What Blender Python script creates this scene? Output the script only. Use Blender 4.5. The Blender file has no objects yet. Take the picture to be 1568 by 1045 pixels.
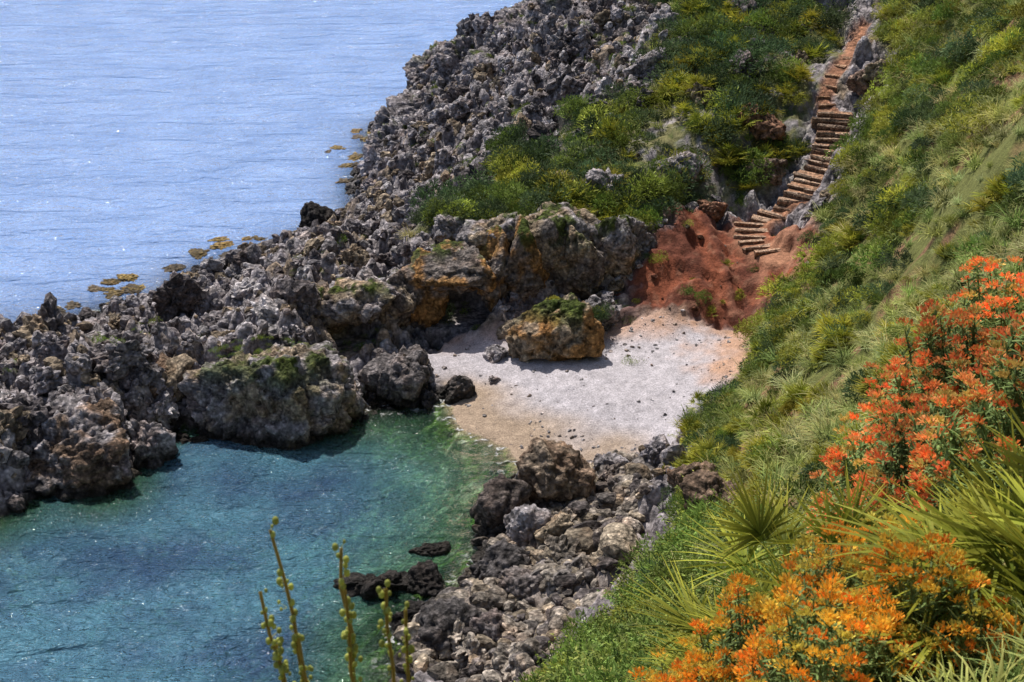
import bpy, bmesh, numpy as np, math, random
from mathutils import Vector
rng=np.random.default_rng(7); random.seed(7)
SC=bpy.context.scene
C25,S25=math.cos(math.radians(25)),math.sin(math.radians(25))
# ---------- survey: bearing / depression readings taken from the viewpoint + height -> world metres
def P(u,v,z):
    dx=(u-784)/2178; dy=(522.5-v)/2178
    b=S25-dy*C25; t=(25-z)/b
    return (t*dx, t*(C25+dy*S25), z)
ctrl=[P(*c) for c in [
(0,520,0),(80,500,0),(170,475,0),(265,450,0),(310,410,0),(450,368,0),(520,335,0),(542,282,0),(570,242,0),(565,205,0),
(0,790,0),(120,750,0),(200,715,0),(480,660,0),(560,630,0),(640,615,0),(700,655,0),(800,712,0),(745,790,-.1),(750,830,0),(700,900,0),(610,960,0),(600,1045,0),
(60,720,.8),(180,660,1.2),(300,640,.3),(400,640,.2),(600,580,.8),(640,560,.7),(250,600,1.5),
(600,700,-.9),(500,750,-1.6),(300,750,-2),(300,900,-2.6),(500,900,-2.2),(100,850,-2.6),(100,1000,-3),(400,1040,-3),(650,760,-1.2),(650,850,-1.2),(720,720,-.5),
(100,580,2.0),(30,640,1.7),(230,520,1.8),(330,460,1.2),(400,450,1.9),(480,470,2.4),(550,420,2.6),(600,380,3),(560,345,1.5),(650,300,2.6),(612,240,1.5),(630,185,1.6),
(655,125,2.9),(675,92,3.3),(750,95,4.8),(710,185,3.4),(700,250,3),(800,200,4.7),(795,115,5.7),(822,40,7.1),(900,60,7.3),(900,150,6),(1000,20,8.5),(1000,120,7),(1100,60,8.5),(1100,200,6.2),
(1200,100,8.2),(860,280,4.3),(950,250,5.2),(1000,300,4.6),(1050,230,5.5),(1130,270,4.6),(1050,340,3.8),
(1300,50,8.8),(1280,175,6.8),(1230,300,4.4),(1190,330,3.7),(1140,350,3.2),(1190,390,3.2),(1300,0,10),(1400,50,10),(1400,150,8.5),(1568,0,13.5),(1480,0,12),(1350,250,7),(1300,350,5),(1450,250,9.5),
(1568,200,12.5),(1568,300,12.5),(1568,400,12.5),(1250,400,3.8),(1200,450,2.8),(1350,400,6),(1300,480,5),(1450,450,8.5),(1400,550,8.3),(1300,600,6.5),(1220,560,4),(1150,620,2.8),(1170,700,4),(1080,720,2.2),
(1568,500,13),(1450,640,11),(1300,720,9),(1200,800,7.5),(1100,870,6),(1000,900,3),(960,800,1.5),(900,870,1.3),(900,980,3),(800,1000,1.3),(850,1045,2.5),(980,1000,6),(1100,960,9),(1000,1045,9),(1300,900,14),(1200,1045,15),(1568,700,16),(1568,850,19),(1568,1045,21),(1300,1045,19),
(850,560,.9),(950,620,.8),(1000,560,1.1),(900,680,.35),(720,560,.5),(720,520,.8),(800,620,.5),(760,680,0),(1100,500,1.3),(1050,520,1.2),(1000,440,2.2),(1030,380,3.3),(1080,600,1.2),(1040,690,.9),(1155,500,1.3),
(700,500,.9),(720,400,3.3),(850,330,4.2),(880,470,1.2),(620,440,2.2),(600,520,1),(650,510,.9),(540,540,1.2),(480,600,.8)]]
ctrl+=[(-6,89,0),(-1.5,98,0),(4,110,0),(9,125,0),(-14,84,-4),(-12,95,-5),(-6,105,-6),(0,120,-6),(-12,70,-3),(-18,66,-4),(-25,62,-4),(-35,62,-5),(-30,75,-6),(-20,80,-6),(-20,100,-8),(-40,90,-9),
(-28,54,0),(-27,48.5,2.0),(-23,44,1.2),(-27,38,-2),(-25,32,-3),(-25,20,-4),(-10,22,-3.5),(-6,26,-2),(-4,16,3),(-10,8,5),(-16,0,3),(-20,10,-2),(0,-.5,23.3),(-1,6,18.2),(-6,0,18),(0,12,12.5),(0,20,7.5),(-2,27,1.5),
(4,0,25),(10,5,26),(8,11,20.5),(12,18,19),(16,28,17),(20,38,17),(24,50,18),(25,65,16),(22,80,14),(15,95,10),(30,100,18),(14,110,4),(22,125,5),
(-60,60,-12),(-60,120,-12),(0,160,-10),(-60,0,-10),(60,60,30),(60,120,22),(60,0,35),(40,-20,32),(0,-30,28),(-40,-30,-5)]
ctrl=np.array(ctrl,float); CC=1.2; n=len(ctrl)
D=np.sqrt(((ctrl[:,None,:2]-ctrl[None,:,:2])**2).sum(-1)+CC*CC)
A=np.zeros((n+1,n+1)); A[:n,:n]=D; A[:n,n]=1; A[n,:n]=1
A[:n,:n]+=0.05*-np.eye(n)
W=np.linalg.solve(A,np.append(ctrl[:,2],0))
def base(x,y):
    x=np.asarray(x,float); y=np.asarray(y,float); sh=x.shape
    x=x.ravel(); y=y.ravel(); out=np.empty(len(x))
    for i in range(0,len(x),8000):
        s=slice(i,i+8000)
        d=np.sqrt((x[s,None]-ctrl[None,:,0])**2+(y[s,None]-ctrl[None,:,1])**2+CC*CC)
        out[s]=d@W[:n]+W[n]
    return np.clip(out,-12,32).reshape(sh)
def G(u,v):
    dx=(u-784)/2178; dy=(522.5-v)/2178
    t=np.arange(2,140,.1)
    x=t*dx;y=t*(C25+dy*S25);z=25-t*(S25-dy*C25)
    h=base(x,y); k=int(np.argmax(z<=h))
    return (float(x[k]),float(y[k]),float(h[k]))
# ---------- noise
def h2(ix,iy,iz,s):
    with np.errstate(over='ignore'):
        a=(ix.astype(np.int64)*73856093)^(iy.astype(np.int64)*19349663)^(iz.astype(np.int64)*83492791)^(s*2654435761)
        a=a.astype(np.uint64); a^=a>>np.uint64(13); a*=np.uint64(0x9E3779B97F4A7C15); a^=a>>np.uint64(29); a*=np.uint64(0xBF58476D1CE4E5B9); a^=a>>np.uint64(32)
    return (a&np.uint64(0xFFFFFF)).astype(float)/float(0xFFFFFF)
def vn(x,y,z,s=0):
    ix,iy,iz=np.floor(x),np.floor(y),np.floor(z); fx,fy,fz=x-ix,y-iy,z-iz
    fx=fx*fx*(3-2*fx);fy=fy*fy*(3-2*fy);fz=fz*fz*(3-2*fz); r=0
    for a in (0,1):
        for b in (0,1):
            for c in (0,1):
                r=r+h2(ix+a,iy+b,iz+c,s)*(fx if a else 1-fx)*(fy if b else 1-fy)*(fz if c else 1-fz)
    return r
def fbm(x,y,z=None,s=0,o=4):
    if z is None: z=np.zeros_like(x)
    r=0;a=.5;t=0
    for k in range(o):
        r=r+a*vn(x,y,z,s+k);t+=a;a*=.5;x=x*2.03+3.1;y=y*2.03+1.7;z=z*2.03+.9
    return r/t
def ridged(x,y,z,s=0,o=3):
    r=0;a=.5;t=0
    for k in range(o):
        r=r+a*(1-np.abs(2*vn(x,y,z,s+k)-1));t+=a;a*=.55;x=x*2.1+3.1;y=y*2.1+1.7;z=z*2.1+.9
    return r/t
def wor(x,y,z=None,s=0):
    d3=z is not None
    if z is None: z=np.zeros_like(x)
    ix,iy,iz=np.floor(x),np.floor(y),np.floor(z)
    f1=np.full(x.shape,9.);f2=np.full(x.shape,9.);cid=np.zeros(x.shape)
    for a in (-1,0,1):
        for b in (-1,0,1):
            for c in ((-1,0,1) if d3 else (0,)):
                jx,jy,jz=ix+a,iy+b,iz+c
                d=(jx+h2(jx,jy,jz,s+11)-x)**2+(jy+h2(jx,jy,jz,s+12)-y)**2
                if d3: d=d+(jz+h2(jx,jy,jz,s+13)-z)**2
                m=d<f1
                f2=np.where(m,f1,np.minimum(f2,d)); cid=np.where(m,h2(jx,jy,jz,s+14),cid); f1=np.where(m,d,f1)
    return np.sqrt(f1),np.sqrt(f2),cid
def sst(a,b,x):
    t=np.clip((x-a)/(b-a),0,1); return t*t*(3-2*t)
def sdp(x,y,poly):
    p=np.array(poly)[:,:2]; ins=np.zeros(x.shape,bool); dm=np.full(x.shape,1e9)
    for i in range(len(p)):
        x1,y1=p[i];x2,y2=p[(i+1)%len(p)]
        c=((y1>y)!=(y2>y))&(x<(x2-x1)*(y-y1)/((y2-y1) if y2!=y1 else 1e-9)+x1); ins^=c
        ex,ey=x2-x1,y2-y1; L=ex*ex+ey*ey+1e-9
        t=np.clip(((x-x1)*ex+(y-y1)*ey)/L,0,1)
        dm=np.minimum(dm,(x-x1-t*ex)**2+(y-y1-t*ey)**2)
    dm=np.sqrt(dm); return np.where(ins,dm,-dm)
def sdl(x,y,pl):
    dm=np.full(x.shape,1e9); zz=np.zeros(x.shape)
    for i in range(len(pl)-1):
        x1,y1,z1=pl[i];x2,y2,z2=pl[i+1]; ex,ey=x2-x1,y2-y1;L=ex*ex+ey*ey+1e-9
        t=np.clip(((x-x1)*ex+(y-y1)*ey)/L,0,1); d=(x-x1-t*ex)**2+(y-y1-t*ey)**2
        zz=np.where(d<dm,z1+t*(z2-z1),zz); dm=np.minimum(dm,d)
    return np.sqrt(dm),zz
PX={
'beach':[(640,545),(690,520),(780,510),(870,540),(950,500),(985,480),(1160,495),(1140,570),(1060,640),(1035,700),(985,710),(900,725),(860,750),(800,730),(690,680),(640,640),(690,600)],
'red':[(975,490),(950,430),(1000,365),(1050,320),(1130,325),(1200,320),(1270,400),(1210,430),(1160,505)],
'grass':[(1160,495),(1200,420),(1260,330),(1330,200),(1380,100),(1330,50),(1350,5)],
'grass2':[(880,1040),(950,980),(1010,880),(1050,800),(1060,700),(1060,640),(1140,560)],
'green':[(1290,60),(1260,180),(1230,240),(1200,310),(1130,315),(1060,320),(1000,345),(930,340),(830,345),(700,365),(650,345),(760,270),(870,190),(990,130),(1020,60),(1000,5)],
'orange':[(640,390),(760,350),(900,360),(985,400),(960,490),(900,500),(650,520)],
'rubble':[(760,770),(850,740),(900,700),(980,720),(1000,780),(960,880),(880,950),(860,1040),(600,1040),(640,960),(720,880)]}
PO={k:[G(*q)[:2] for q in v] for k,v in PX.items()}
PO['grass']=PO['grass']+[(20,100),(60,100),(60,-30),(-5,-30),(-2,3),(0,14)]+PO['grass2']
PO['green']=PO['green']+[(8,98),(19,100)]
path=[G(*q) for q in [(1322,40),(1312,60),(1300,90),(1275,115),(1262,145),(1272,172)]]
s_top=np.array(G(1276,178)); s_bot=np.array(G(1226,300)); 
ax0=(s_bot-s_top)[:2]; ax0/=np.linalg.norm(ax0); sd0=np.array([-ax0[1],ax0[0]])
if sd0[0]<0: sd0=-sd0
def sline(t):
    c=s_bot+(s_top-s_bot)*t; c[:2]+=sd0*.45*math.sin(math.pi*t); return c
low=[tuple(s_bot),G(1200,318),G(1150,345),G(1150,372),G(1195,392)]
allpath=path+[tuple(sline(t)) for t in (1,.75,.5,.25,0)]+low
# ---------- terrain sheet
def grow(a,b,step,far,r=1.5):
    c=list(np.arange(a,b+1e-6,step)); L=[];d=step*3;p=a
    while p>-far: p-=d;d*=r;L.append(p)
    R=[];d=step*3;p=c[-1]
    while p<far: p+=d;d*=r;R.append(p)
    return np.array(L[::-1]+c+R),len(L),len(c)
xs,x0,xn=grow(-34,32,.125,4000); ys,y0,yn=grow(0,128,.125,5000)
X,Y=np.meshgrid(xs,ys)
B=base(X,Y)
wx=X+1.6*(fbm(X*.35,Y*.35,s=3)-.5)+.5*(fbm(X*1.5,Y*1.5,s=4)-.5); wy=Y+1.6*(fbm(X*.35,Y*.35,s=5)-.5)+.5*(fbm(X*1.5,Y*1.5,s=6)-.5)
nz=(fbm(X*.5,Y*.5,s=9)-.5)*2; nf=(fbm(X*2.2,Y*2.2,s=19)-.5)*2
Mb=sst(-.25,.35,sdp(X,Y,PO['beach'])+nz*.6+nf*.3)
Mr=sst(-.5,.5,sdp(X,Y,PO['red'])+nz*1.2+nf*.7)*(1-Mb)
SG=sdp(X,Y,PO['grass'])
Mg=sst(-.5,.5,SG+nz*1.0+nf*.4)*(1-Mb)*(1-Mr)
Mv=sst(-1,1,sdp(X,Y,PO['green'])+nz*2.5+nf*.6)*(1-Mb)*(1-Mr)*(1-Mg)
Mu=sst(-.4,.4,sdp(X,Y,PO['rubble'])+nz*.6)*(1-Mb)*(1-Mg)
Mo=sst(-.2,.2,sdp(X,Y,PO['orange']))
dp,zp=sdl(X,Y,allpath)
Mp=sst(.85,.45,dp+nf*.3+sst(62,65,Y)*.25)
rough=(1-Mb)*(1-Mr*.9)*(1-Mg*.9)*(1-Mv*.7)*(1-Mu*.5)
land=sst(-.6,1.0,B)*.8+.2
f1,f2,c1=wor(wx*.42,wy*.42,s=1); g1=np.minimum((f2-f1)*1.6,1)
e1,e2,c2=wor(wx*.95+7,wy*.95,s=2); g2=np.minimum((e2-e1)*1.7,1)
k1,k2,c3=wor(wx*2.3,wy*2.3+3,s=3); g3=np.minimum((k2-k1)*1.7,1)
rg=ridged(wx*.8,wy*.8,0*wx,s=77)
det=1.0*(c1-.5)+.75*(g1-.6)+.6*(c2-.5)+.5*(g2-.6)+.3*(c3-.5)+.3*(g3-.6)+.5*nz+.3*nf+.7*(rg-.6)
rr=ridged(X*.9+Y*.1,Y*.35,0*X,s=78)
H=B+rough*land*det*.9 + Mr*(.15*nf+.3*nz+.45*(rr-.6)+.25*(c2-.5)) + Mg*(.35*nz+.15*nf)+Mb*(.04*nf+.06*nz)
H=H*(1-Mp*.9)+Mp*.9*(zp-.08+.04*nf)
H=np.where(Mb>.5,np.minimum(H,B+.15),H)
CAVES=[(-2.2,54.2,1.6,1.8,.75),(-6.4,51.6,1.0,1.2,.8),(-3.9,53.0,.8,1.0,.9)]
for cx,cy,rx,ry,zc in CAVES:
    e=sst(1.2,.8,np.sqrt(((X-cx)/rx)**2+((Y-cy)/ry)**2)); H=np.where(e>0,H*(1-e)+np.minimum(H,zc)*e,H)
def col(*c): return np.array(c)
def mix(a,b,t): return a*(1-t[...,None])+b*t[...,None]
n3=fbm(X*.9,Y*.9,s=31); n4=fbm(X*3,Y*3,s=33)
ONE=np.ones(X.shape+(3,))
T=mix(col(.47,.43,.445)*ONE,col(.46,.36,.27),sst(.58,.72,n3))
T=mix(T,col(.17,.145,.15),sst(.50,.3,n4)*.7)
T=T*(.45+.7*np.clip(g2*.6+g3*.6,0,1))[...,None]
T=mix(T,mix(col(.085,.11,.03)*ONE,col(.20,.19,.08),sst(.45,.6,n4)),Mv*sst(.38,.50,n4*.5+n3*.5)*.95)
T=mix(T,col(.36,.29,.22),Mu*.5)
T=mix(T,mix(col(.15,.16,.05)*ONE,col(.24,.14,.08),sst(.55,.68,n3)),Mg)
T=mix(T,mix(mix(col(.30,.095,.05)*ONE,col(.15,.052,.033),sst(.42,.60,n3*.5+rr*.5)),col(.43,.22,.14),np.maximum(sst(8.8,11,X+nz*1.5)*sst(.4,.55,n4)*.7,sst(.60,.68,n4)*.4)),Mr)
bc=mix(col(.48,.45,.48)*ONE,col(.48,.30,.21),np.clip(sst(6.6,9.0,X+nz*1.6+nf)*sst(43.5,48,Y)+sst(51.0,53.2,Y+nz*1.2+nf*.5)*.9,0,1))
bc=mix(bc,col(.36,.265,.18),sst(.66,.22,H+nz*.16)*.9)
bc=bc*(.78+.44*n4)[...,None]
T=mix(T,bc,Mb)
T=mix(T,col(.38,.19,.115)*(.6+.8*n4)[...,None],Mp)
wet=sst(.65,.15,B+nz*.3+nf*.15)*(1-Mb)
wetH=sst(.5,.1,H+nf*.15)*(1-Mb)
T=mix(T,col(.04,.034,.03),np.maximum(wet*.4,wetH)*.9)
deep=sst(.02,-.12,H)
n5_=fbm(X*.45,Y*.45,s=41)
sand=mix(col(.50,.54,.38)*ONE,col(.03,.06,.025),sst(.47,.57,n5_*.65+n4*.35))
sand=mix(sand,col(.012,.03,.016),sst(-1.5,-.2,B)*sst(-2.4,-3.8,X+(nz+nf)*.8)*.95)
sand=mix(sand,col(.12,.23,.03),sst(.36,.50,n4)*sst(-2.0,-.1,B)*.85)
sand=mix(sand,col(.03,.05,.02),sst(.52,.60,fbm(X*2,Y*2,s=47))*.8)
T=mix(T,sand,deep)
def newmesh(name,V,F,mats,cols=None,smooth=True):
    me=bpy.data.meshes.new(name); V=np.ascontiguousarray(V,np.float32); F=np.asarray(F,np.int32)
    me.vertices.add(len(V)); me.vertices.foreach_set('co',V.ravel())
    k=F.shape[1]; me.loops.add(F.size); me.loops.foreach_set('vertex_index',F.ravel())
    me.polygons.add(len(F)); me.polygons.foreach_set('loop_start',np.arange(0,F.size,k,dtype=np.int32))
    me.polygons.foreach_set('use_smooth',np.full(len(F),smooth))
    if cols is not None:
        a=me.attributes.new('tint','FLOAT_COLOR','POINT'); c=np.ones((len(V),4),np.float32); c[:,:cols.shape[1]]=cols; a.data.foreach_set('color',c.ravel())
    for m in mats: me.materials.append(m)
    me.update(); me.validate()
    o=bpy.data.objects.new(name,me); SC.collection.objects.link(o); return o
def gridF(nx,ny):
    i=(np.arange(ny-1)[:,None]*nx+np.arange(nx-1)).ravel()
    return np.stack([i,i+1,i+1+nx,i+nx],-1)
# ---------- material helper
def mat(name):
    m=bpy.data.materials.new(name); m.use_nodes=True; nt=m.node_tree; nt.nodes.clear()
    out=nt.nodes.new('ShaderNodeOutputMaterial'); return m,nt,out
def N(nt,t,ins=None,**kw):
    nd=nt.nodes.new(t)
    for k,v in kw.items(): setattr(nd,k,v)
    if ins:
        for k,v in ins.items():
            if isinstance(v,bpy.types.NodeSocket): nt.links.new(v,nd.inputs[k])
            else: nd.inputs[k].default_value=v
    return nd
def MR(nt,v,a,b,c,d): return N(nt,'ShaderNodeMapRange',{0:v,1:a,2:b,3:c,4:d}).outputs[0]
def MA(nt,op,a,b=0.): return N(nt,'ShaderNodeMath',{0:a,1:b},operation=op).outputs[0]
def stone(name,scale=1.,bumpd=.18):
    m,nt,out=mat(name)
    at=N(nt,'ShaderNodeAttribute',attribute_name='tint'); geo=N(nt,'ShaderNodeNewGeometry'); pos=geo.outputs['Position']
    n1=N(nt,'ShaderNodeTexNoise',{'Vector':pos,'Scale':3.4*scale,'Detail':6.,'Roughness':.72})
    vo=N(nt,'ShaderNodeTexVoronoi',{'Vector':pos,'Scale':6.5*scale,'Randomness':1.},feature='F1')
    f=MR(nt,n1.outputs[0],.36,.66,.28,1.95)
    f=MA(nt,'MULTIPLY',f,MR(nt,vo.outputs['Distance'],0.,.6,1.25,.52))
    c=N(nt,'ShaderNodeVectorMath',{0:at.outputs['Color'],'Scale':f},operation='SCALE').outputs[0]
    hue=N(nt,'ShaderNodeTexNoise',{'Vector':pos,'Scale':1.1*scale,'Detail':3.})
    hm=N(nt,'ShaderNodeMix',{0:MR(nt,hue.outputs[0],.5,.68,0.,.4),6:c,7:N(nt,'ShaderNodeVectorMath',{0:c,1:(1.15,.86,.66)},operation='MULTIPLY').outputs[0]},data_type='RGBA').outputs[2]
    hgt=MA(nt,'ADD',n1.outputs[0],MA(nt,'MULTIPLY',vo.outputs['Distance'],-.5))
    bp=N(nt,'ShaderNodeBump',{'Height':hgt,'Distance':bumpd,'Strength':1.})
    z=N(nt,'ShaderNodeSeparateXYZ',{0:pos}).outputs[2]
    ro=MR(nt,z,.05,.5,.35,.9)
    b=N(nt,'ShaderNodeBsdfPrincipled',{'Base Color':hm,'Roughness':ro,'Normal':bp.outputs[0],'Specular IOR Level':.18})
    nt.links.new(b.outputs[0],out.inputs[0]); return m
def ground():
    m,nt,out=mat('ground_soil_and_rock')
    at=N(nt,'ShaderNodeAttribute',attribute_name='tint'); geo=N(nt,'ShaderNodeNewGeometry'); pos=geo.outputs['Position']
    R=at.outputs['Alpha']
    n1=N(nt,'ShaderNodeTexNoise',{'Vector':pos,'Scale':3.4,'Detail':6.,'Roughness':.72})
    n5=N(nt,'ShaderNodeTexNoise',{'Vector':pos,'Scale':17.,'Detail':3.,'Roughness':.8})
    vo=N(nt,'ShaderNodeTexVoronoi',{'Vector':pos,'Scale':6.})
    fr=MA(nt,'MULTIPLY',MR(nt,n1.outputs[0],.36,.66,.35,1.75),MR(nt,vo.outputs['Distance'],0.,.6,1.2,.6))
    fs=MA(nt,'MULTIPLY',MR(nt,n5.outputs[0],.32,.68,.6,1.4),MR(nt,n1.outputs[0],.3,.7,.75,1.25))
    f=N(nt,'ShaderNodeMix',{0:R,2:fs,3:fr}).outputs[0]
    c=N(nt,'ShaderNodeVectorMath',{0:at.outputs['Color'],'Scale':f},operation='SCALE').outputs[0]
    hr=MA(nt,'ADD',n1.outputs[0],MA(nt,'MULTIPLY',vo.outputs['Distance'],-.4)); hs=MA(nt,'ADD',MA(nt,'MULTIPLY',n5.outputs[0],.3),MA(nt,'MULTIPLY',n1.outputs[0],.4))
    h=N(nt,'ShaderNodeMix',{0:R,2:hs,3:hr}).outputs[0]
    bp=N(nt,'ShaderNodeBump',{'Height':h,'Distance':.16,'Strength':1.})
    b=N(nt,'ShaderNodeBsdfPrincipled',{'Base Color':c,'Roughness':.9,'Normal':bp.outputs[0],'Specular IOR Level':.15})
    nt.links.new(b.outputs[0],out.inputs[0]); return m
M_ground=ground(); M_rock=stone('limestone')
newmesh('terrain',np.stack([X,Y,H],-1).reshape(-1,3),gridF(len(xs),len(ys)),[M_ground],np.concatenate([T,np.clip(rough+Mr*.25,0,1)[...,None]],-1).reshape(-1,4))
def look(a,x,y):
    fx=np.clip((x+34)/.125,0,xn-2); fy=np.clip(y/.125,0,yn-2); i=fx.astype(int);j=fy.astype(int);u=fx-i;v=fy-j
    i=i+x0;j=j+y0
    return (a[j,i]*(1-u)+a[j,i+1]*u)*(1-v)+(a[j+1,i]*(1-u)+a[j+1,i+1]*u)*v
def hz(x,y): return look(H,np.atleast_1d(np.float64(x)),np.atleast_1d(np.float64(y)))
# ---------- sea
wxs,_,_=grow(-36,10,.4,9000); wys,_,_=grow(18,128,.4,9000)
WX,WY=np.meshgrid(wxs,wys); dep=np.clip(-base(WX,WY),0,12); opn=sst(49,52,WY)
def water():
    m,nt,out=mat('sea_water')
    at=N(nt,'ShaderNodeAttribute',attribute_name='tint'); sx=N(nt,'ShaderNodeSeparateXYZ',{0:at.outputs['Vector']}); d=sx.outputs[0]; op_=sx.outputs[1]
    geo=N(nt,'ShaderNodeNewGeometry'); pos=geo.outputs['Position']
    mp=N(nt,'ShaderNodeMapping',{0:pos,2:(0,0,math.radians(14)),3:(.45,1.2,1.)})
    a=N(nt,'ShaderNodeTexNoise',{'Vector':mp.outputs[0],'Scale':.5,'Detail':5.,'Roughness':.6,'Distortion':.5})
    b2=N(nt,'ShaderNodeTexNoise',{'Vector':pos,'Scale':3.0,'Detail':3.,'Roughness':.6,'Distortion':.6})
    c=N(nt,'ShaderNodeTexNoise',{'Vector':pos,'Scale':.22,'Detail':4.,'Roughness':.6})
    h=MA(nt,'ADD',MA(nt,'MULTIPLY',a.outputs[0],1.45),MA(nt,'MULTIPLY',b2.outputs[0],MR(nt,op_,0.,1.,.34,.2)))
    bp=N(nt,'ShaderNodeBump',{'Height':h,'Distance':.8,'Strength':1.}); nr=bp.outputs[0]
    k=MR(nt,op_,0.,1.,-.34,-1.4)
    op=MA(nt,'SUBTRACT',1.,MA(nt,'POWER',2.718,MA(nt,'MULTIPLY',d,k)))
    t2=MA(nt,'SUBTRACT',1.,MA(nt,'POWER',2.718,MA(nt,'MULTIPLY',d,-.5)))
    tr=N(nt,'ShaderNodeMix',{0:t2,6:(.96,.98,.92,1),7:(.24,.70,.60,1)},data_type='RGBA').outputs[2]
    cv=N(nt,'ShaderNodeMix',{0:MR(nt,c.outputs[0],.36,.62,0.,1.),6:(.06,.13,.25,1),7:(.12,.30,.42,1)},data_type='RGBA').outputs[2]
    cv=N(nt,'ShaderNodeMix',{0:MR(nt,d,.5,2.1,0.,1.),6:(.11,.30,.17,1),7:cv},data_type='RGBA').outputs[2]
    so=N(nt,'ShaderNodeMix',{0:MR(nt,c.outputs[0],.35,.65,0.,1.),6:(.20,.34,.66,1),7:(.26,.41,.75,1)},data_type='RGBA').outputs[2]
    bc=N(nt,'ShaderNodeMix',{0:op_,6:cv,7:so},data_type='RGBA').outputs[2]
    T1=N(nt,'ShaderNodeBsdfTransparent',{0:tr}); Df=N(nt,'ShaderNodeBsdfDiffuse',{0:bc,'Normal':nr})
    body=N(nt,'ShaderNodeMixShader',{0:op,1:T1.outputs[0],2:Df.outputs[0]})
    gl=N(nt,'ShaderNodeBsdfGlossy',{0:(1,1,1,1),'Roughness':.06,'Normal':nr})
    fr=N(nt,'ShaderNodeFresnel',{'IOR':1.33,'Normal':nr})
    s=N(nt,'ShaderNodeMixShader',{0:fr.outputs[0],1:body.outputs[0],2:gl.outputs[0]})
    ff=MA(nt,'MULTIPLY',MR(nt,d,.0,.35,1.,0.),MR(nt,b2.outputs[0],.56,.62,0.,.5))
    fo=N(nt,'ShaderNodeBsdfDiffuse',{0:(.8,.82,.82,1)})
    s2=N(nt,'ShaderNodeMixShader',{0:ff,1:s.outputs[0],2:fo.outputs[0]})
    nt.links.new(s2.outputs[0],out.inputs[0]); return m
newmesh('sea',np.stack([WX,WY,0*WX],-1).reshape(-1,3),gridF(len(wxs),len(wys)),[water()],np.stack([dep,opn,0*dep],-1).reshape(-1,3))
# ---------- rocks
def ico(sub):
    bm=bmesh.new(); bmesh.ops.create_icosphere(bm,subdivisions=sub,radius=1)
    V=np.array([v.co[:] for v in bm.verts]); F=np.array([[v.index for v in f.verts] for f in bm.faces]); bm.free(); return V,F
ICO={s:ico(s) for s in (2,3,4,5,6)}
def rock(sub,seed,cuts=9,crag=1.,freq=1.,scale=(1,1,1)):
    V,F=ICO[sub]; r=np.random.default_rng(seed); d=V.copy()
    R=np.full(len(V),1.12)
    for k in range(cuts):
        nn=r.normal(size=3); nn/=np.linalg.norm(nn); o=r.uniform(.55,.95); c=d@nn
        R=np.where(c>.05,np.minimum(R,o/np.maximum(c,.05)),R)
    s=np.array(scale); q=d*R[:,None]*s; o=r.uniform(0,90,3)
    w=q*freq+o; w=w+.35*np.stack([fbm(w[:,0]*1.1,w[:,1]*1.1,w[:,2]*1.1,s=seed+i)-.5 for i in range(3)],-1)*2
    a1,a2,ac=wor(*(w*.75).T,s=seed); b1,b2,bc=wor(*(w*1.9).T,s=seed+5)
    disp=.26*(np.minimum((a2-a1)*1.8,1)-.6)+.24*(ac-.5)+.16*(np.minimum((b2-b1)*1.8,1)-.6)+.14*(bc-.5)+.34*(ridged(*(w*1.1).T,s=seed+9)-.6)
    if sub>=4: disp=disp+.16*(ridged(*(w*3.2).T,s=seed+2)-.6)
    if sub>=5:
        e1,e2,ec=wor(*(w*4.5).T,s=seed+7); disp=disp+.10*(np.minimum((e2-e1)*1.8,1)-.6)+.06*(ec-.5)
    q=q+d*(disp*crag/freq**.8)[:,None]
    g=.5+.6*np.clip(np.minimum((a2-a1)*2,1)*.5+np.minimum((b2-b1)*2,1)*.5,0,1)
    return q,F,g
GREY=(.51,.47,.485); TAN=(.50,.40,.29); BRN=(.33,.23,.165); DRK=(.065,.058,.056); ORG=(.56,.31,.12)
def boulder(name,c,half,seed,colr=GREY,sub=5,cuts=8,crag=1.,col2=None,moss=0.,rot=0.,wetz=.25):
    hm=max(half); s=np.array(half)
    q,F,g=rock(sub,seed,cuts,crag,1.0 if hm>1 else 1.4/max(hm,.5),scale=s)
    V=q+np.array(c)
    nn=fbm(*(V*1.3).T,s=seed+50); cc=np.ones((len(V),3))*np.array(colr)
    if col2 is not None: cc=mix(cc,np.array(col2),sst(.45,.6,nn))
    if moss>0:
        up=sst(.3,.9,q[:,2]/s[2]); cc=mix(cc,np.array((.11,.15,.03)),up*sst(.6-moss*.2,.66-moss*.2,fbm(*(V*1.7).T,s=seed+60)))
    low_=sst(wetz+.45,wetz-.1,V[:,2]+.6*(nn-.5)); cc=mix(cc,np.array((.035,.03,.026)),low_*.94*(1 if c[2]<2.2 else 0))
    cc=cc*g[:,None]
    return newmesh(name,V,F,[M_rock],cc,sub>=5)
B_=boulder
B_('boulder',(-9.3,47,.6),(3.3,2.5,2.6),101,GREY,6,7,1.1,TAN,.9)
B_('boulder',(-15.6,43.4,.2),(3.3,2.2,2.0),102,GREY,6,7,1.2,BRN)
B_('boulder',(-12.9,43.8,.3),(1.0,.9,1.3),103,GREY,5)
B_('boulder',(-4.1,49,.5),(1.45,1.2,1.6),104,(.30,.27,.27),5)
B_('boulder',(-2.1,48.6,.25),(.75,.6,.7),105,(.19,.165,.155),4,8,.8)
B_('boulder',(-6.2,47.9,.1),(.95,.6,.6),106,(.19,.165,.155),4)
B_('boulder',(-13.0,46.9,.9),(1.5,1.1,1.6),107,TAN,5,8,1,BRN)
B_('boulder',(-14.6,46.2,.8),(1.2,1.1,1.2),108,TAN,5,8,1,GREY)
B_('beach_boulder',(1.95,51.0,1.4),(2.1,1.35,1.7),109,TAN,6,8,.7,ORG,.8,wetz=-1)
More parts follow.
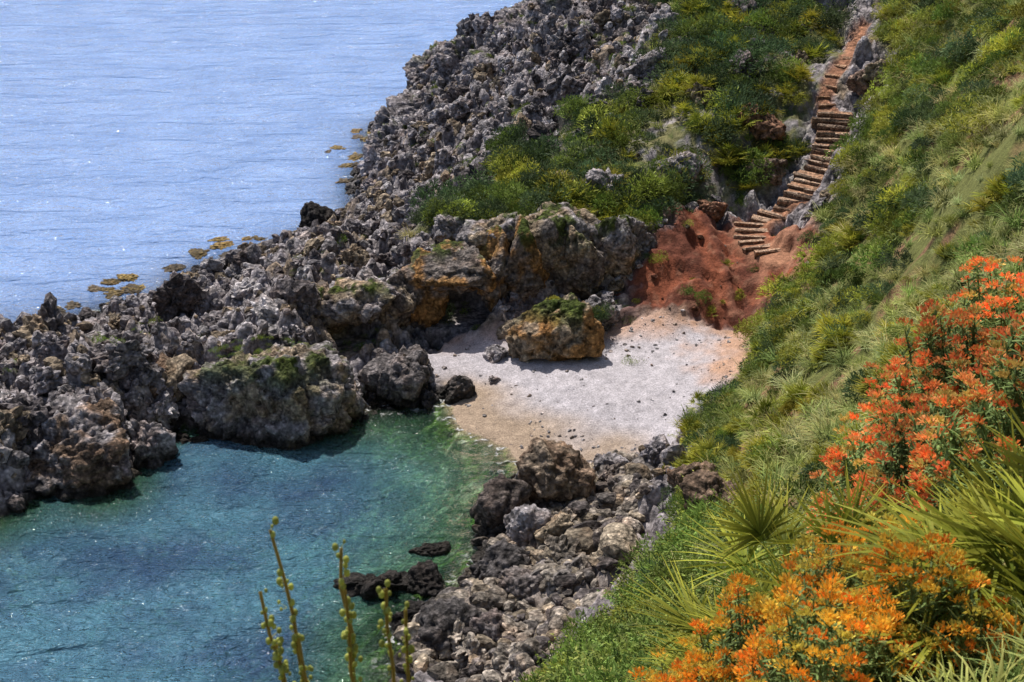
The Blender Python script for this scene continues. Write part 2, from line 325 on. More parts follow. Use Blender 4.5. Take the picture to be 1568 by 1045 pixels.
B_('boulder',(-.6,50.6,.7),(.55,.45,.5),110,GREY,4,8,.7,wetz=-1)
B_('boulder',(.0,52.0,1.1),(.6,.5,.5),111,TAN,4,8,.7,wetz=-1)
B_('boulder',(-.7,49.0,.5),(.3,.25,.2),151,GREY,4,8,.7,wetz=-1)
B_('boulder',(1.35,40.8,.85),(1.15,.95,1.4),112,(.42,.33,.25),5,7,.8,BRN)
B_('boulder',(-.3,39.7,.45),(.85,.95,1.3),113,(.2,.165,.15),5,7,.8)
B_('boulder',(-.6,36.1,.4),(1.15,.95,1.1),114,(.16,.145,.145),5,8,.8)
B_('boulder',(.5,37.9,.75),(.85,.65,.75),115,GREY,5,8,.7)
B_('boulder',(.35,35.0,.8),(.7,.6,.6),152,(.32,.28,.27),5,8,.7)
B_('boulder',(1.4,37.2,1.2),(.6,.5,.5),153,TAN,5,8,.7)
B_('sea_rock',(-4.0,35.9,.05),(1.25,.6,.65),116,DRK,5,8,.8)
B_('sea_rock',(-2.5,35.9,.15),(.7,.6,.6),117,DRK,5,8,.8)
B_('sea_rock',(-2.6,38.0,.0),(.6,.35,.25),118,(.16,.11,.06),4,8,.6)
B_('sea_rock',(-2.6,34.4,.05),(1.05,.65,.65),119,DRK,5,8,.8)
B_('sea_rock',(-1.8,33.0,.35),(1.1,.95,1.0),120,(.18,.165,.165),5,8,.8)
B_('sea_rock',(-.5,32.6,.6),(.8,.7,.7),154,(.25,.22,.22),5,8,.8)
B_('boulder',(3.2,41.8,.6),(1.1,.5,.6),121,GREY,5)
B_('sea_rock',(-9.8,66.2,.3),(1.1,.9,1.1),122,DRK,5)
sub_=G(290,712); B_('sea_rock',(sub_[0],sub_[1],-.1),(.7,.4,.22),133,(.16,.12,.07),4)
for i,(u,v,hw,c,mo) in enumerate([(1095,790,(1.1,1.0,1.2),BRN,0),(1172,272,(.9,.6,.8),(.38,.28,.22),0),(1040,268,(1.2,.9,.9),GREY,0),(965,385,(1.1,.9,1.3),GREY,.5),(930,300,(1.1,.9,.8),GREY,0),
  (1060,760,(.8,.7,.9),BRN,0),(1320,135,(.9,.6,.6),(.42,.29,.23),0),(1345,120,(.7,.6,.6),TAN,0),(1180,215,(.9,.7,.9),(.40,.22,.14),0),(1145,195,(.8,.6,.8),(.40,.22,.14),0),
  (775,375,(1.0,.8,.6),GREY,.5),(690,355,(1.1,.8,.6),GREY,.5),(1090,330,(.7,.5,.6),(.38,.2,.13),0),(1000,110,(1.2,.9,.8),GREY,0),(1020,50,(1.0,.8,.8),GREY,0)]):
    g=G(u,v); B_('hillside_rock',(g[0],g[1]+.2,g[2]+hw[2]*.25),hw,140+i,c,5,8,.9,None,mo,wetz=-9)
for i,(u,zc,dy,hw,c) in enumerate([(648,2.3,-.2,(.9,1.1,1.7),ORG),(703,3.15,-.1,(1.7,1.5,.85),ORG),(757,2.5,.4,(.95,1.1,2.0),ORG),(800,2.8,.8,(1.3,1.1,2.0),ORG),(845,2.8,1.0,(1.2,1.1,2.0),TAN),(890,2.9,1.2,(1.2,1.1,2.0),TAN),(930,3.0,1.6,(1.1,1.0,1.8),GREY),
   (612,2.0,-.5,(1.1,1.0,1.4),TAN),(545,2.4,-1.8,(1.7,1.4,.8),GREY),(490,1.7,-1.8,(1.2,1.0,1.4),TAN),(580,1.6,-1.2,(.7,.8,1.2),TAN),(860,4.0,2.0,(1.6,1.2,1.0),GREY),(760,3.9,1.8,(1.5,1.2,.9),GREY),(965,2.8,1.8,(.8,.8,1.5),TAN)]):
    y=54.0+dy; x=(u-784)/2178*(y*C25+(25-zc)*S25)
    B_('cliff_rock',(x,y,zc),hw,170+i,c,5,7,.75,(.30,.26,.24) if c!=GREY else TAN,.4,wetz=-9)
for i,(u,v,z,hw) in enumerate([(832,45,6.3,(2.6,2.4,2.6)),(800,85,4.9,(2.0,2,2.2)),(718,108,3.4,(2.3,2,2.0)),(665,120,2.5,(2.1,2,2.0)),(762,118,4.0,(2,1.8,1.8)),(612,200,1.0,(1.6,1.6,1.6)),(865,30,7.1,(2,2,2)),(652,172,1.7,(1.9,1.7,1.6)),(598,224,.5,(1.3,1.3,1.2))]):
    p=P(u,v,z); B_('crag',p,hw,200+i,(.38,.345,.36),6 if i<4 else 5,7,1.3,GREY,.3,wetz=.4)
# ---------- mass scatter
def rotm(yaw,tx,ty):
    n_=len(yaw); c,s=np.cos(yaw),np.sin(yaw); Z=np.zeros(n_);O=np.ones(n_)
    Rz=np.array([[c,-s,Z],[s,c,Z],[Z,Z,O]]).transpose(2,0,1)
    c,s=np.cos(tx),np.sin(tx); Rx=np.array([[O,Z,Z],[Z,c,-s],[Z,s,c]]).transpose(2,0,1)
    c,s=np.cos(ty),np.sin(ty); Ry=np.array([[c,Z,s],[Z,O,Z],[-s,Z,c]]).transpose(2,0,1)
    return Ry@Rx@Rz
def scatter(name,vars_,pos,R,S,vi,ic,mat_,smooth,wetfn=None):
    VV=[];FF=[];CC_=[];off=0
    for k,(V,F,c) in enumerate(vars_):
        idx=np.where(vi==k)[0]
        if not len(idx): continue
        P_=np.einsum('nij,nvj->nvi',R[idx],V[None]*S[idx][:,None,:])+pos[idx][:,None,:]
        C_=c[None]*ic[idx][:,None,:]
        VV.append(P_.reshape(-1,3));CC_.append(C_.reshape(-1,3))
        FF.append((F[None]+(np.arange(len(idx))*len(V))[:,None,None]+off).reshape(-1,F.shape[1])); off+=len(idx)*len(V)
    V=np.concatenate(VV);C=np.concatenate(CC_)
    if wetfn: C=wetfn(V,C)
    return newmesh(name,V,np.concatenate(FF),[mat_],C,smooth)
def wetf(V,C):
    return mix(C,np.array((.035,.03,.026)),sst(.55,.1,V[:,2])*.92)
def vis(x,y,z,m=.12):
    f=y*C25+(25-z)*S25; u=x/f; w=(y*S25-(25-z)*C25)/f
    return (np.abs(u)<.36*(1+m)+.02)&(np.abs(w)<.24*(1+m)+.03)&(f>2)
def rpts(nn,x1,x2,y1,y2,dens):
    x=rng.uniform(x1,x2,nn);y=rng.uniform(y1,y2,nn); z=hz(x,y)
    k=vis(x,y,z)&(rng.random(nn)<dens(x,y)); return np.stack([x,y,z],-1)[k]
rv=[]
for i in range(10):
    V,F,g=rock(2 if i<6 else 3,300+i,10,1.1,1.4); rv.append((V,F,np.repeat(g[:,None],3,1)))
rvb=[]
for i in range(8):
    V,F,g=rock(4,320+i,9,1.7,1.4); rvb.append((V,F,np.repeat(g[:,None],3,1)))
rvc=[]
for i in range(6):
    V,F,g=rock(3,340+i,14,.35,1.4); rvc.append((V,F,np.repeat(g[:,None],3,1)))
def rocks(name,p,smin,smax,pal,variants,sink=.25,pw=2.,wf=wetf,flat=(.6,1.),tilt=.35,dim=.5):
    n_=len(p); s=smin+(smax-smin)*rng.random(n_)**pw
    S=s[:,None]*np.stack([rng.uniform(.8,1.3,n_),rng.uniform(.7,1.1,n_),rng.uniform(*flat,n_)],-1)
    R=rotm(rng.uniform(0,6.3,n_),rng.normal(0,tilt,n_),rng.normal(0,tilt,n_))
    q=p.copy(); q[:,2]+=S[:,2]*(.5-sink)*.6
    pal=np.array(pal); c=pal[rng.integers(0,len(pal),n_)]*rng.uniform(dim,1.25,n_)[:,None]
    return scatter(name,variants,q,R,S,rng.integers(0,len(variants),n_),c,M_rock,False,wf)
def incave(x,y):
    r=np.zeros(np.shape(x),bool)
    for cx,cy,rx,ry,zc in CAVES: r|=(((x-cx)/rx)**2+((y-cy+.3)/(ry+.3))**2)<1.5
    return r
rockd=lambda x,y: (look(rough,x,y)>.45)*(look(SG,x,y)<-.3)*(look(B,x,y)>-.25)*(look(Mu,x,y)<.3)*(look(dp,x,y)>1.8)*(~incave(x,y))*(look(Mb,x,y)<.1)
GR=[GREY,(.44,.405,.43),(.64,.60,.61),TAN,(.25,.22,.225),GREY]
p=rpts(34000,-34,14,38,100,lambda x,y:rockd(x,y)*.6*(look(Mv,x,y)<.35)); rocks('shore_rocks',p,.10,.45,GR,rv,.2,1.8,flat=(.7,1.3),tilt=.6)
p=rpts(2000,-34,14,38,100,lambda x,y:rockd(x,y)*.5*(look(Mv,x,y)<.35)*(look(Mo,x,y)<.3)*(look(B,x,y)>.4)); rocks('limestone_crags',p,.4,1.1,GR,rvb,.42,1.8,flat=(.7,1.2),tilt=.5)
p=rpts(3500,-12,22,44,95,lambda x,y:((look(Mv,x,y)>.3)*.07+(look(Mr,x,y)>.3)*.35)*(look(dp,x,y)>1.0)); rocks('hillside_stones',p,.04,.26,[(.36,.29,.25),(.40,.18,.11),(.30,.12,.075),(.46,.36,.3)],rv,.2,2.8)
p=rpts(230,-10,20,54,90,lambda x,y:(look(Mv,x,y)>.3)*.35*(look(dp,x,y)>1.8)); rocks('ridge_outcrops',p,.5,1.1,GR,rvb,.3,1.5)
RB=[(.58,.50,.42),(.62,.54,.46),(.38,.34,.32),(.64,.53,.40),(.22,.19,.185)]
wfr=lambda V,C:mix(C,np.array((.04,.034,.03)),sst(.6,.2,V[:,2])*.9)
p=rpts(9000,-6,8,26,46,lambda x,y:(look(Mu,x,y)>.4)*.8*(look(B,x,y)>-.5)); rocks('rubble_stones',p,.12,.40,RB,rvc,.0,1.6,wf=wfr,flat=(.5,.9))
p=rpts(330,-6,8,26,46,lambda x,y:(look(Mu,x,y)>.4)*.8*(look(B,x,y)>-.3)); rocks('rubble_boulders',p,.40,.75,RB,rvb[:4]+rvc,-.1,1.6,wf=wfr,flat=(.6,.95))
p=rpts(9000,-5,11,40,55,lambda x,y:(look(Mb,x,y)>.6)*(look(H,x,y)>.03)*(.15+.85*(look(n3,x,y)>.58))*.5); rocks('beach_pebbles',p,.02,.12,[(.6,.57,.59),(.52,.49,.5),(.7,.66,.66),(.52,.42,.36)],rv[:6],.3,5.,wf=None,dim=.8,flat=(.4,.7))
L=[]
for u,v,n_ in [(330,376,5),(345,382,3),(100,478,4),(85,485,3),(205,440,6),(240,428,5),(180,452,4),(550,205,5),(545,225,4),(548,265,4),(530,213,2),(545,250,3),(440,355,3)]:
    q=P(u,v,0)
    for k in range(n_): L.append((q[0]+rng.normal(0,.9),q[1]+rng.normal(0,1.1),-.02))
rocks('tidal_ledge',np.array(L),.2,.65,[(.46,.32,.1),(.4,.28,.1),(.2,.15,.09)],rvb,.3,1.,wf=None,flat=(.14,.22),tilt=.05)
# ---------- vegetation
def leafmat(name,tr=.25,ro=.6):
    m,nt,out=mat(name); at=N(nt,'ShaderNodeAttribute',attribute_name='tint'); geo=N(nt,'ShaderNodeNewGeometry')
    n1=N(nt,'ShaderNodeTexNoise',{'Vector':geo.outputs['Position'],'Scale':.8,'Detail':2.})
    c=N(nt,'ShaderNodeVectorMath',{0:at.outputs['Color'],'Scale':MR(nt,n1.outputs[0],.3,.7,.65,1.4)},operation='SCALE').outputs[0]
    b=N(nt,'ShaderNodeBsdfPrincipled',{'Base Color':c,'Roughness':ro,'Specular IOR Level':.14})
    t=N(nt,'ShaderNodeBsdfTranslucent',{0:c}); s=N(nt,'ShaderNodeMixShader',{0:tr,1:b.outputs[0],2:t.outputs[0]})
    nt.links.new(s.outputs[0],out.inputs[0]); return m
M_leaf=leafmat('leaves',.3); M_grass=leafmat('grass_blades',.35,.7)
def strips(org,dirs,length,width,bend,seg,c0,c1,side=None,taper=.15,fold=0):
    n_=len(org); t=np.linspace(0,1,seg+1)
    d=dirs/np.linalg.norm(dirs,axis=1,keepdims=True)
    up=np.array([0,0,1.])
    if side is None:
        side=np.cross(d,up+rng.normal(0,.3,(n_,3))); side/=np.linalg.norm(side,axis=1,keepdims=True)+1e-9
    cen=org[:,None]+d[:,None]*(length[:,None]*t)[...,None]+np.array([0,0,-1.])*(bend[:,None]*length[:,None]*t**2)[...,None]
    prof=np.where(t<.25,.5+2*t,1.)*(1-(t**1.8)*(1-taper))
    w=(width[:,None]*prof)[...,None]*side[:,None]*.5
    V=np.stack([cen-w,cen+w],2).reshape(n_,-1,3)
    F=np.array([[2*i,2*i+1,2*i+3,2*i+2] for i in range(seg)])
    F=(F[None]+(np.arange(n_)*(2*(seg+1)))[:,None,None]).reshape(-1,4)
    c0=np.broadcast_to(np.asarray(c0,float),(n_,3));c1=np.broadcast_to(np.asarray(c1,float),(n_,3))
    C=c0[:,None]*(1-t)[None,:,None]+c1[:,None]*t[None,:,None]; C=np.repeat(C,2,axis=1)
    return V.reshape(-1,3),F,C.reshape(-1,3)
def join(parts):
    VV=[];FF=[];CC_=[];o=0
    for V,F,C in parts: VV.append(V);FF.append(F+o);CC_.append(C);o+=len(V)
    return np.concatenate(VV),np.concatenate(FF),np.concatenate(CC_)
def rdir(n_,zmin=-1.):
    z=rng.uniform(zmin,1,n_);a=rng.uniform(0,6.283,n_);r=np.sqrt(1-z*z); return np.stack([r*np.cos(a),r*np.sin(a),z],-1)
def tuft(nb=85,w=.026,c0=(.15,.18,.045),c1=(.60,.58,.26)):
    d=rdir(nb,.2); d[:,2]+=.45; o=np.stack([rng.normal(0,.09,nb),rng.normal(0,.09,nb),np.zeros(nb)],-1)
    k=rng.uniform(.75,1.25,nb)[:,None]
    return strips(o,d,rng.uniform(.5,1.,nb),np.full(nb,w),rng.uniform(.2,.65,nb),3,np.array(c0)*k,np.array(c1)*k)
def shrub(nl=1000,ls=.08,lobes=10,c=(.075,.105,.02),flat=.9):
    lc=rdir(lobes,-.1)*np.array([.6,.6,.55*flat])*rng.uniform(.5,1,(lobes,1)); lr=rng.uniform(.28,.48,lobes)
    k=rng.integers(0,lobes,nl); d=rdir(nl,-.3); r=lr[k]*rng.uniform(.8,1.05,nl)
    o=lc[k]+d*r[:,None]; o[:,2]=np.abs(o[:,2])*.95+.02
    dd=d+rng.normal(0,.5,(nl,3)); dd[:,2]+=.3
    lb=rng.uniform(.65,1.35,lobes)[k]*rng.uniform(.75,1.25,nl); cc=np.array(c)*lb[:,None]
    s=rng.normal(size=(nl,3)); s/=np.linalg.norm(s,axis=1,keepdims=True)
    return strips(o-dd*.02,dd,rng.uniform(.7,1.3,nl)*ls*1.4,np.full(nl,ls*.8),rng.uniform(-.1,.3,nl),1,cc*.8,cc*1.2,side=s,taper=.35)
def fan(org,ax,L,nl,c,w=.03,seg=3):
    ax=ax/np.linalg.norm(ax); s=np.cross(ax,[0,0,1.]); s=s/(np.linalg.norm(s)+1e-9); nn=np.cross(s,ax)
    a=np.linspace(-1.55,1.55,nl)+rng.normal(0,.04,nl)
    d=np.cos(a)[:,None]*ax+np.sin(a)[:,None]*s+nn*(.12*np.abs(np.sin(a))+rng.normal(0,.07,nl))[:,None]
    k=rng.uniform(.75,1.25,nl)[:,None]; c=np.array(c)
    sd=np.cross(d,nn+rng.normal(0,.45,(nl,3))); sd/=np.linalg.norm(sd,axis=1,keepdims=True)
    return strips(np.repeat(org[None],nl,0),d,L*rng.uniform(.8,1.05,nl)*(1-.2*np.abs(a)/1.55),np.full(nl,w),rng.uniform(.02,.22,nl),seg,c*k*.65,(c*1.0+np.array((.22,.15,0.02)))*k,side=sd,taper=.06)
def palm(nf=26,L=.42,nl=13,c=(.15,.19,.03),w=.035,pet=.45,seg=2,spread=.15,lean=None):
    parts=[]
    for i in range(nf):
        d=rdir(1,spread)[0]; d[2]+=.15
        if lean is not None: d=d+np.array(lean)
        d/=np.linalg.norm(d); pl=pet*rng.uniform(.55,1.2); tip=d*pl
        parts.append(strips(np.array([[0,0,0.]]),d[None],np.array([pl]),np.array([.016]),np.array([0.]),seg,np.array(c)*.8,np.array(c)*.9,taper=.8))
        ax=d+np.array([0,0,-.15])+rng.normal(0,.15,3); k=rng.uniform(.6,1.25); parts.append(fan(tip,ax,L*rng.uniform(.8,1.15),nl,np.array(c)*k,w,seg))
    return join(parts)
def weed(ns=16,h=.9,nl=34,c=(.17,.23,.05),yel=.0):
    d=rdir(ns,.5); L=h*rng.uniform(.6,1.1,ns); o=np.zeros((ns,3)); parts=[strips(o,d,L,np.full(ns,.016),np.full(ns,.1),3,np.array(c)*.7,np.array(c)*.9,taper=.5)]
    for k in range(nl):
        t=rng.uniform(.15,1,ns); q=rdir(ns)+d*.5; g=rng.uniform(.7,1.3,(ns,1))
        org=d*(L*t)[:,None]+np.array([0,0,-1])*(.1*L*t**2)[:,None]
        parts.append(strips(org,q,rng.uniform(.05,.12,ns)*(1.25-t*.6),np.full(ns,.035),rng.uniform(0,.4,ns),2,np.array(c)*g,np.array(c)*1.2*g,taper=.3))
    return join(parts)
tv=[tuft() for _ in range(5)]+[tuft(c0=(.12,.17,.035),c1=(.42,.47,.15)) for _ in range(5)]
sv=[shrub(c=(.14,.20,.04)) for _ in range(4)]+[shrub(c=(.075,.115,.05)) for _ in range(4)]+[shrub(c=(.30,.32,.05)) for _ in range(3)]
svd=sv[4:8]+sv[:2]
pv=[palm(c=(.23,.27,.03)) for _ in range(4)]
hv=[shrub(260,.08,5,(.18,.25,.04),.6) for _ in range(4)]
wv=[weed() for _ in range(4)]+[weed(12,.8,26,(.28,.31,.08)) for _ in range(3)]+[weed(14,.8,26,(.12,.18,.05)) for _ in range(1)]
def plants(name,p,smin,smax,variants,m_,var=.25,hue=.12,sink=.03,pw=1.):
    n_=len(p); s=smin+(smax-smin)*rng.random(n_)**pw; S=s[:,None]*rng.uniform(.85,1.15,(n_,3))
    R=rotm(rng.uniform(0,6.3,n_),rng.normal(0,.12,n_),rng.normal(0,.12,n_)); q=p.copy(); q[:,2]-=sink
    c=rng.uniform(1-var,1+var,(n_,1))*(1+rng.uniform(-hue,hue,(n_,3))*np.array([1,.4,1])); 
    return scatter(name,variants,q,R,S,rng.integers(0,len(variants),n_),c,m_,True)
free=lambda x,y:(look(Mp,x,y)<.1)&(look(Mr,x,y)<.5)&(look(Mb,x,y)<.3)
cl=lambda x,y,s,f:fbm(x*f,y*f,s=s,o=3)
p=rpts(14000,0,26,14,80,lambda x,y:(look(Mg,x,y)>.5)*free(x,y)*np.where(y<30,.8,.6)*(.25+.75*(cl(x,y,61,.3)>.42))); plants('grass',p,.4,1.3,tv,M_grass,.35,.15,pw=1.3)
p=rpts(4800,2,26,22,82,lambda x,y:(look(Mg,x,y)>.6)*free(x,y)*np.where(cl(x,y,71,.28)+.014*(y-46)>.51,.55,.04)); plants('slope_shrubs',p,.4,1.4,sv,M_leaf,.4,pw=1.6)
p=rpts(3000,2,26,28,75,lambda x,y:(look(Mg,x,y)>.6)*free(x,y)*np.where(cl(x,y,73,.35)>.55,.35,.04)); plants('slope_dwarf_palms',p,.6,1.3,pv,M_leaf)
dg=lambda x,y:np.abs(look(SG,x,y)-.6)<.9
p=rpts(7500,0,14,24,58,lambda x,y:dg(x,y)*free(x,y)*.3); plants('bank_shrubs',p,.35,.95,sv+pv+wv,M_leaf)
p=rpts(4800,-8,20,50,102,lambda x,y:(look(Mv,x,y)>.3)*free(x,y)*(look(dp,x,y)>1.3)*np.where(cl(x,y,81,.35)>.39,.65,.25)); plants('ridge_shrubs',p,.45,1.8,svd+sv+sv[4:8],M_leaf,.4,pw=1.6)
p=rpts(3000,-8,20,50,102,lambda x,y:(look(Mv,x,y)>.35)*free(x,y)*(look(dp,x,y)>1.2)*np.where(cl(x,y,83,.4)>.54,.35,.05)); plants('ridge_dwarf_palms',p,.8,1.6,pv,M_leaf)
p=rpts(3500,-8,20,50,102,lambda x,y:(look(Mv,x,y)>.2)*free(x,y)*.45*(cl(x,y,87,.3)>.50)); plants('ridge_grass',p,.5,1.2,tv,M_grass)
p=rpts(8000,-20,10,42,90,lambda x,y:(look(Mv,x,y)<.5)*free(x,y)*(look(B,x,y)>1.2)*np.where(cl(x,y,85,.45)+look(Mv,x,y)*.2+.004*(x+5)>.57,.5,.01)); plants('rock_herbs',p,.2,.5,hv,M_leaf)
p=rpts(1500,4,16,50,62,lambda x,y:(look(Mr,x,y)>.1)*(look(dp,x,y)>.9)*.04); plants('bank_plants',p,.25,.6,sv+pv,M_leaf)
def ontop(c,hw,n_,name,variants,smin,smax):
    a=rng.uniform(0,6.28,n_); r=np.sqrt(rng.random(n_))*.6; p=np.stack([c[0]+np.cos(a)*r*hw[0],c[1]+np.sin(a)*r*hw[1],c[2]+hw[2]*.78*np.sqrt(1-r*r)],-1); plants(name,p,smin,smax,variants,M_leaf)
ontop((1.5,51.4,1.5),(1.2,.9,1.6),5,'boulder_top_shrub',[sv[8],sv[9],pv[0]],.35,.5)
ontop((3.3,52.0,1.3),(1.2,.9,.9),9,'boulder_side_shrub',[sv[4],sv[5],sv[8]],.4,.7)
ontop((-9.2,47.5,.9),(3.2,2.0,2.4),34,'boulder_top_herbs',hv,.12,.26)
g=G(965,555); plants('beach_weed',np.array([[g[0],g[1],g[2]],[g[0]+.3,g[1]-.2,g[2]]]),.45,.6,hv,M_leaf)
p=rpts(2600,0,6,11,36,lambda x,y:(look(Mg,x,y)>.05)*.5*(x<1.4+y*.17)); plants('herbs',p,.5,1.4,wv+[sv[0]],M_leaf,.4)
# ---------- stairs
def stairs():
    V=[];F=[];C=[]; k=14
    def box(c,a,s,l,w,h,colr,top):
        o=sum(len(v) for v in V); j=lambda:rng.normal(0,.03,3); b=.04
        pts=[]
        for (zz,ins) in ((-h,0),(-b,0),(0,b)):
            for (i,jj) in ((-1,-1),(1,-1),(1,1),(-1,1)):
                q=np.append(c[:2]+a*(l/2-ins)*i+s*(w/2-ins)*jj,c[2]+zz)+j(); pts.append(q)
        V.append(np.array(pts)); f=[]
        for r in (0,4):
            for i in range(4): f.append([r+i,r+(i+1)%4,r+4+(i+1)%4,r+4+i])
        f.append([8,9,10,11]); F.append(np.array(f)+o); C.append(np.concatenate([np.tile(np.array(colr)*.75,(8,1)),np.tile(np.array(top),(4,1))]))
    for i in range(k):
        t=i/(k-1); c=sline(t); ax=(sline(t-.02)-sline(t+.02))[:2]; ax/=np.linalg.norm(ax); ang=rng.normal(0,.09); ax=np.array([ax[0]*math.cos(ang)-ax[1]*math.sin(ang),ax[0]*math.sin(ang)+ax[1]*math.cos(ang)]); sd=np.array([ax[1],-ax[0]])
        c[2]+=.09+rng.normal(0,.02); c[:2]+=rng.normal(0,.07,2)
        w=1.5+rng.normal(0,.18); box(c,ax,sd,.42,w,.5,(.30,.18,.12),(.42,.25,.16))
        for sx_ in (-1,1):
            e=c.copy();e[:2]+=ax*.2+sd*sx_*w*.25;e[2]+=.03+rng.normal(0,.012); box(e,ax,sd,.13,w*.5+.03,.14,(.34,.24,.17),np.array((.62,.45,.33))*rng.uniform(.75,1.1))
    pl=[np.array(q) for q in low]
    for i in range(len(pl)-1):
        m_=max(2,int(np.linalg.norm(pl[i+1]-pl[i])/.55))
        for j in range(m_):
            c=pl[i]+(pl[i+1]-pl[i])*(j/m_); a=(pl[i+1]-pl[i])[:2];a/=np.linalg.norm(a); 
            a=(a+np.array([0,-1.2])+rng.normal(0,.2,2)); a/=np.linalg.norm(a); c=c.copy(); c[2]=float(hz(c[0],c[1])[0])+.12
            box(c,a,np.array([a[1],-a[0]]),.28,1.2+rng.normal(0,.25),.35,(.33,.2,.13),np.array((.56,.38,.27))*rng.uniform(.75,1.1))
    pt=[np.array(q) for q in path]
    for i in range(2,len(pt)-1):
        for j in range(2):
            c=pt[i]+(pt[i+1]-pt[i])*(j/2); a=-(pt[i+1]-pt[i])[:2]; a=a/np.linalg.norm(a); c=c.copy(); c[2]=float(hz(c[0],c[1])[0])+.06
            box(c,a,np.array([a[1],-a[0]]),.2,.7+rng.normal(0,.15),.3,(.34,.2,.13),(.44,.27,.17))
    newmesh('stone_staircase',np.concatenate(V),np.concatenate(F),[stone('step_stone',2.,.04)],np.concatenate(C),False)
stairs()
# ---------- foreground plants
def place(name,parts,pos,m_=None):
    V,F,C=parts; o=newmesh(name,V,F,[m_ or M_leaf],C); o.location=pos; return o
def gz(x,y): return float(hz(x,y)[0])
for (x,y,nf,L,pet,ln) in [(2.3,8.3,32,.68,1.1,(-.6,0,.45)),(1.8,8.3,18,.55,.7,(-.4,0,0)),(2.6,5.5,26,.6,.65,(-.3,0,.05)),(2.3,5.0,14,.5,.5,None),(2.9,6.4,16,.6,.5,(-.3,0,0))]:
    place('dwarf_palm',palm(nf,L,26,(.19,.25,.03),.024,pet,4,.0,ln),(x,y,gz(x,y)))
def spurge(rad,hgt,ns,colh,red,hs_=.05,lf=1.):
    parts=[]
    d=rdir(ns,.0); tips=d*np.array([rad,rad,hgt])*rng.uniform(.86,1.02,(ns,1))*(.7+.6*fbm(*(d*2.4).T,s=5))[:,None]
    base_=tips*np.array([.25,.25,0.])
    v=tips-base_; L=np.linalg.norm(v,axis=1)
    parts.append(strips(base_,v,L,np.full(ns,.02*lf),np.zeros(ns),3,(.12,.09,.04),(.14,.17,.05),taper=.7))
    dn=v/L[:,None]
    for k in range(24):
        t=1-rng.uniform(.03,.30,ns)/np.maximum(L,.5); o=base_+v*t[:,None]; q=rdir(ns)*.9+dn*.4; g=rng.uniform(.65,1.35,(ns,1))
        parts.append(strips(o,q,rng.uniform(.08,.13,ns)*lf,np.full(ns,.028*lf),rng.uniform(0,.2,ns),2,np.array((.13,.20,.06))*g,np.array((.24,.33,.11))*g,taper=.3))
    hh=np.where(rng.random(ns)<red)[0]; nh=len(hh)
    hc=np.array(colh)[rng.integers(0,len(colh),nh)]
    for k in range(44):
        off=rdir(nh,-.2)*hs_*rng.uniform(.2,1,(nh,1))*np.array([1,1,.6]); o=tips[hh]+off+dn[hh]*hs_*.9; q=off/hs_+dn[hh]*.6
        g=rng.uniform(.75,1.3,(nh,1)); sdd=rng.normal(size=(nh,3)); sdd/=np.linalg.norm(sdd,axis=1,keepdims=True)
        gg=(rng.random((nh,1))<.15); hk=np.where(gg,np.array((.45,.40,.09)),hc)
        parts.append(strips(o,q,np.full(nh,hs_*.38),np.full(nh,hs_*.42),np.zeros(nh),1,hk*g,hk*g*1.1,side=sdd,taper=.8))
    return join(parts)
RED=[(.82,.22,.08),(.84,.30,.10),(.78,.34,.12),(.82,.24,.07),(.60,.42,.12)]; YEL=[(.88,.38,.04),(.85,.54,.07),(.88,.30,.04),(.85,.44,.05),(.65,.55,.10)]
for (x,y,r,h,ns,cl_,rd) in [(4.6,11.8,1.5,2.5,850,RED,.85),(5.4,13.2,1.4,2.5,560,RED,.85),(3.8,10.4,.95,1.8,420,RED,.75),(4.3,9.6,1.0,2.0,420,RED,.75)]:
    place('spurge_bush',spurge(r,h,ns,cl_,rd,.078,1.0),(x,y,gz(x,y)-.1))
for (x,y,r,h,ns) in [(.62,5.4,.34,.65,190),(.9,5.7,.4,.85,240),(1.25,5.8,.46,1.0,290),(1.65,5.8,.46,1.15,290),(2.0,6.1,.42,1.15,250),(1.4,5.0,.42,.9,240),(1.85,5.1,.38,.9,220),(1.0,4.9,.36,.65,190)]:
    place('spurge_bush',spurge(r,h,ns,YEL,.95,.046,.5),(x,y,gz(x,y)-.05))
p=rpts(1500,0,6,4,14,lambda x,y:.5+0*x); plants('foreground_grass',p,.3,.6,tv[5:],M_grass)
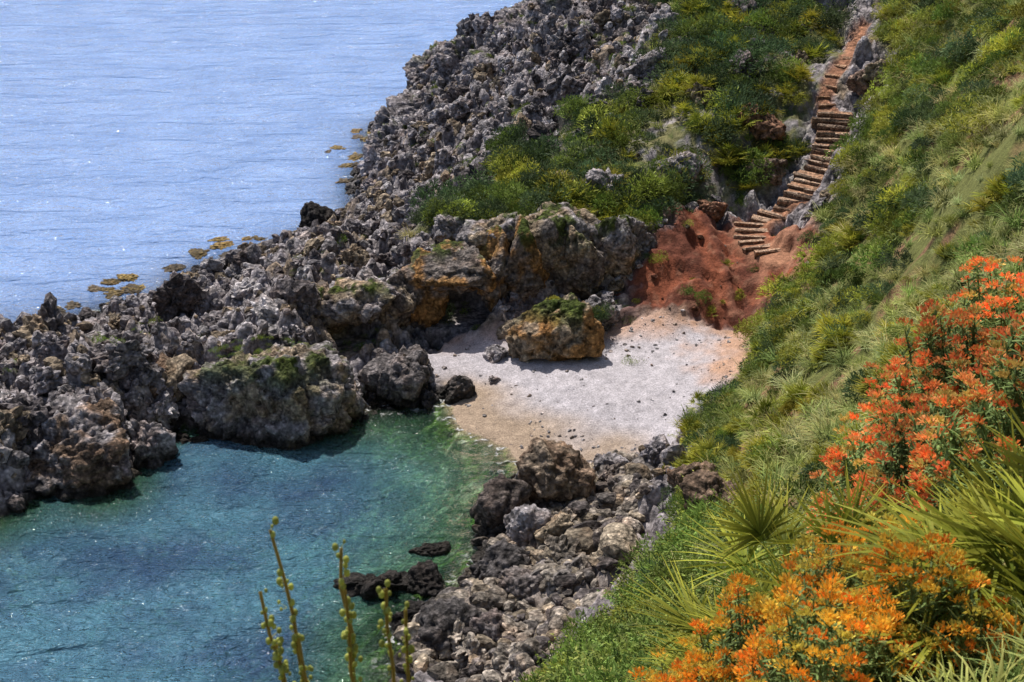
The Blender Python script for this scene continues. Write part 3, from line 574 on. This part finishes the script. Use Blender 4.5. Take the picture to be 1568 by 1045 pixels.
# budding twig plant
def twig():
    parts=[]; root=np.array((-.33,3.0,gz(-.33,3.0)))
    stems=[(-.62,3.1,23.02),(-.455,3.2,22.90),(-.445,3.15,22.80),(-.33,3.1,22.84),(-.66,3.1,22.83),(-.56,3.05,22.72),(-.29,3.2,22.70),(-.63,3.1,22.66)]
    for tp in stems:
        tp=np.array(tp); mid=(root+tp)/2+np.array([(tp[0]-root[0])*.1,0,.05]); nseg=14; t=np.linspace(0,1,nseg+1)[:,None]
        pts=(1-t)**2*root+2*t*(1-t)*mid+t*t*tp; pts[1:-1]+=rng.normal(0,.006,(nseg-1,3))
        for s_ in (np.array([1.,0,0]),np.array([0,1.,0]),np.array([.7,.7,0])):
            w=(.009*(1-t*.5)); V=np.concatenate([pts-s_*w,pts+s_*w],1).reshape(-1,3); F=np.array([[2*i,2*i+1,2*i+3,2*i+2] for i in range(nseg)]); parts.append((V,F,np.tile((.30,.22,.06),(len(V),1))))
        tt=rng.uniform(.6,1.,44); tt[0]=1.
        for q in tt:
            dd=rdir(1,-.2)[0]; dd[2]+=.4
            c=(1-q)**2*root+2*q*(1-q)*mid+q*q*tp; e=c+dd*rng.uniform(.008,.024)
            parts.append(strips(c[None],(e-c)[None],np.array([np.linalg.norm(e-c)]),np.array([.005]),np.array([0.]),1,(.3,.28,.06),(.3,.28,.06)))
            V,F=ICO[2]; V=V*np.array([.007,.007,.010])*rng.uniform(.5,1.3)+e
            parts.append((V,np.concatenate([F,F[:,2:3]],1),np.tile(np.array((.36,.38,.09))*rng.uniform(.6,1.2),(len(V),1))))
    V,F,C=join(parts)
    me=bpy.data.meshes.new('budding_twig_plant'); me.from_pydata(V.tolist(),[],[list(dict.fromkeys(f)) for f in F.tolist()])
    a=me.attributes.new('tint','FLOAT_COLOR','POINT'); a.data.foreach_set('color',np.concatenate([C,np.ones((len(C),1))],1).ravel().astype(np.float32))
    me.materials.append(M_leaf); me.shade_smooth(); o=bpy.data.objects.new('budding_twig_plant',me); SC.collection.objects.link(o)
twig()
# ---------- light, sky, camera
sv_=Vector((-.24,.46,.85)).normalized()
el=math.asin(sv_.z); az=math.atan2(sv_.x,sv_.y)
wd=bpy.data.worlds.new('World');SC.world=wd;wd.use_nodes=True;nt=wd.node_tree
sk=nt.nodes.new('ShaderNodeTexSky');sk.sky_type='NISHITA';sk.sun_disc=False;sk.sun_elevation=el;sk.sun_rotation=az;sk.dust_density=2.5
nt.links.new(sk.outputs[0],nt.nodes['Background'].inputs[0]);nt.nodes['Background'].inputs[1].default_value=.10
l=bpy.data.lights.new('sun','SUN');l.energy=5.;l.angle=math.radians(.6);l.color=(1,.94,.86)
lo=bpy.data.objects.new('sun',l);lo.rotation_euler=sv_.to_track_quat('Z','Y').to_euler();lo.location=(0,0,60);SC.collection.objects.link(lo)
cam=bpy.data.cameras.new('camera');cam.lens=50;cam.sensor_width=36;cam.clip_end=20000;cam.clip_start=.1
cam.dof.use_dof=True;cam.dof.focus_distance=50;cam.dof.aperture_fstop=9
co=bpy.data.objects.new('camera',cam);co.location=(0,0,25);co.rotation_euler=(math.radians(65),0,0)
SC.collection.objects.link(co);SC.camera=co
SC.view_settings.view_transform='Standard'
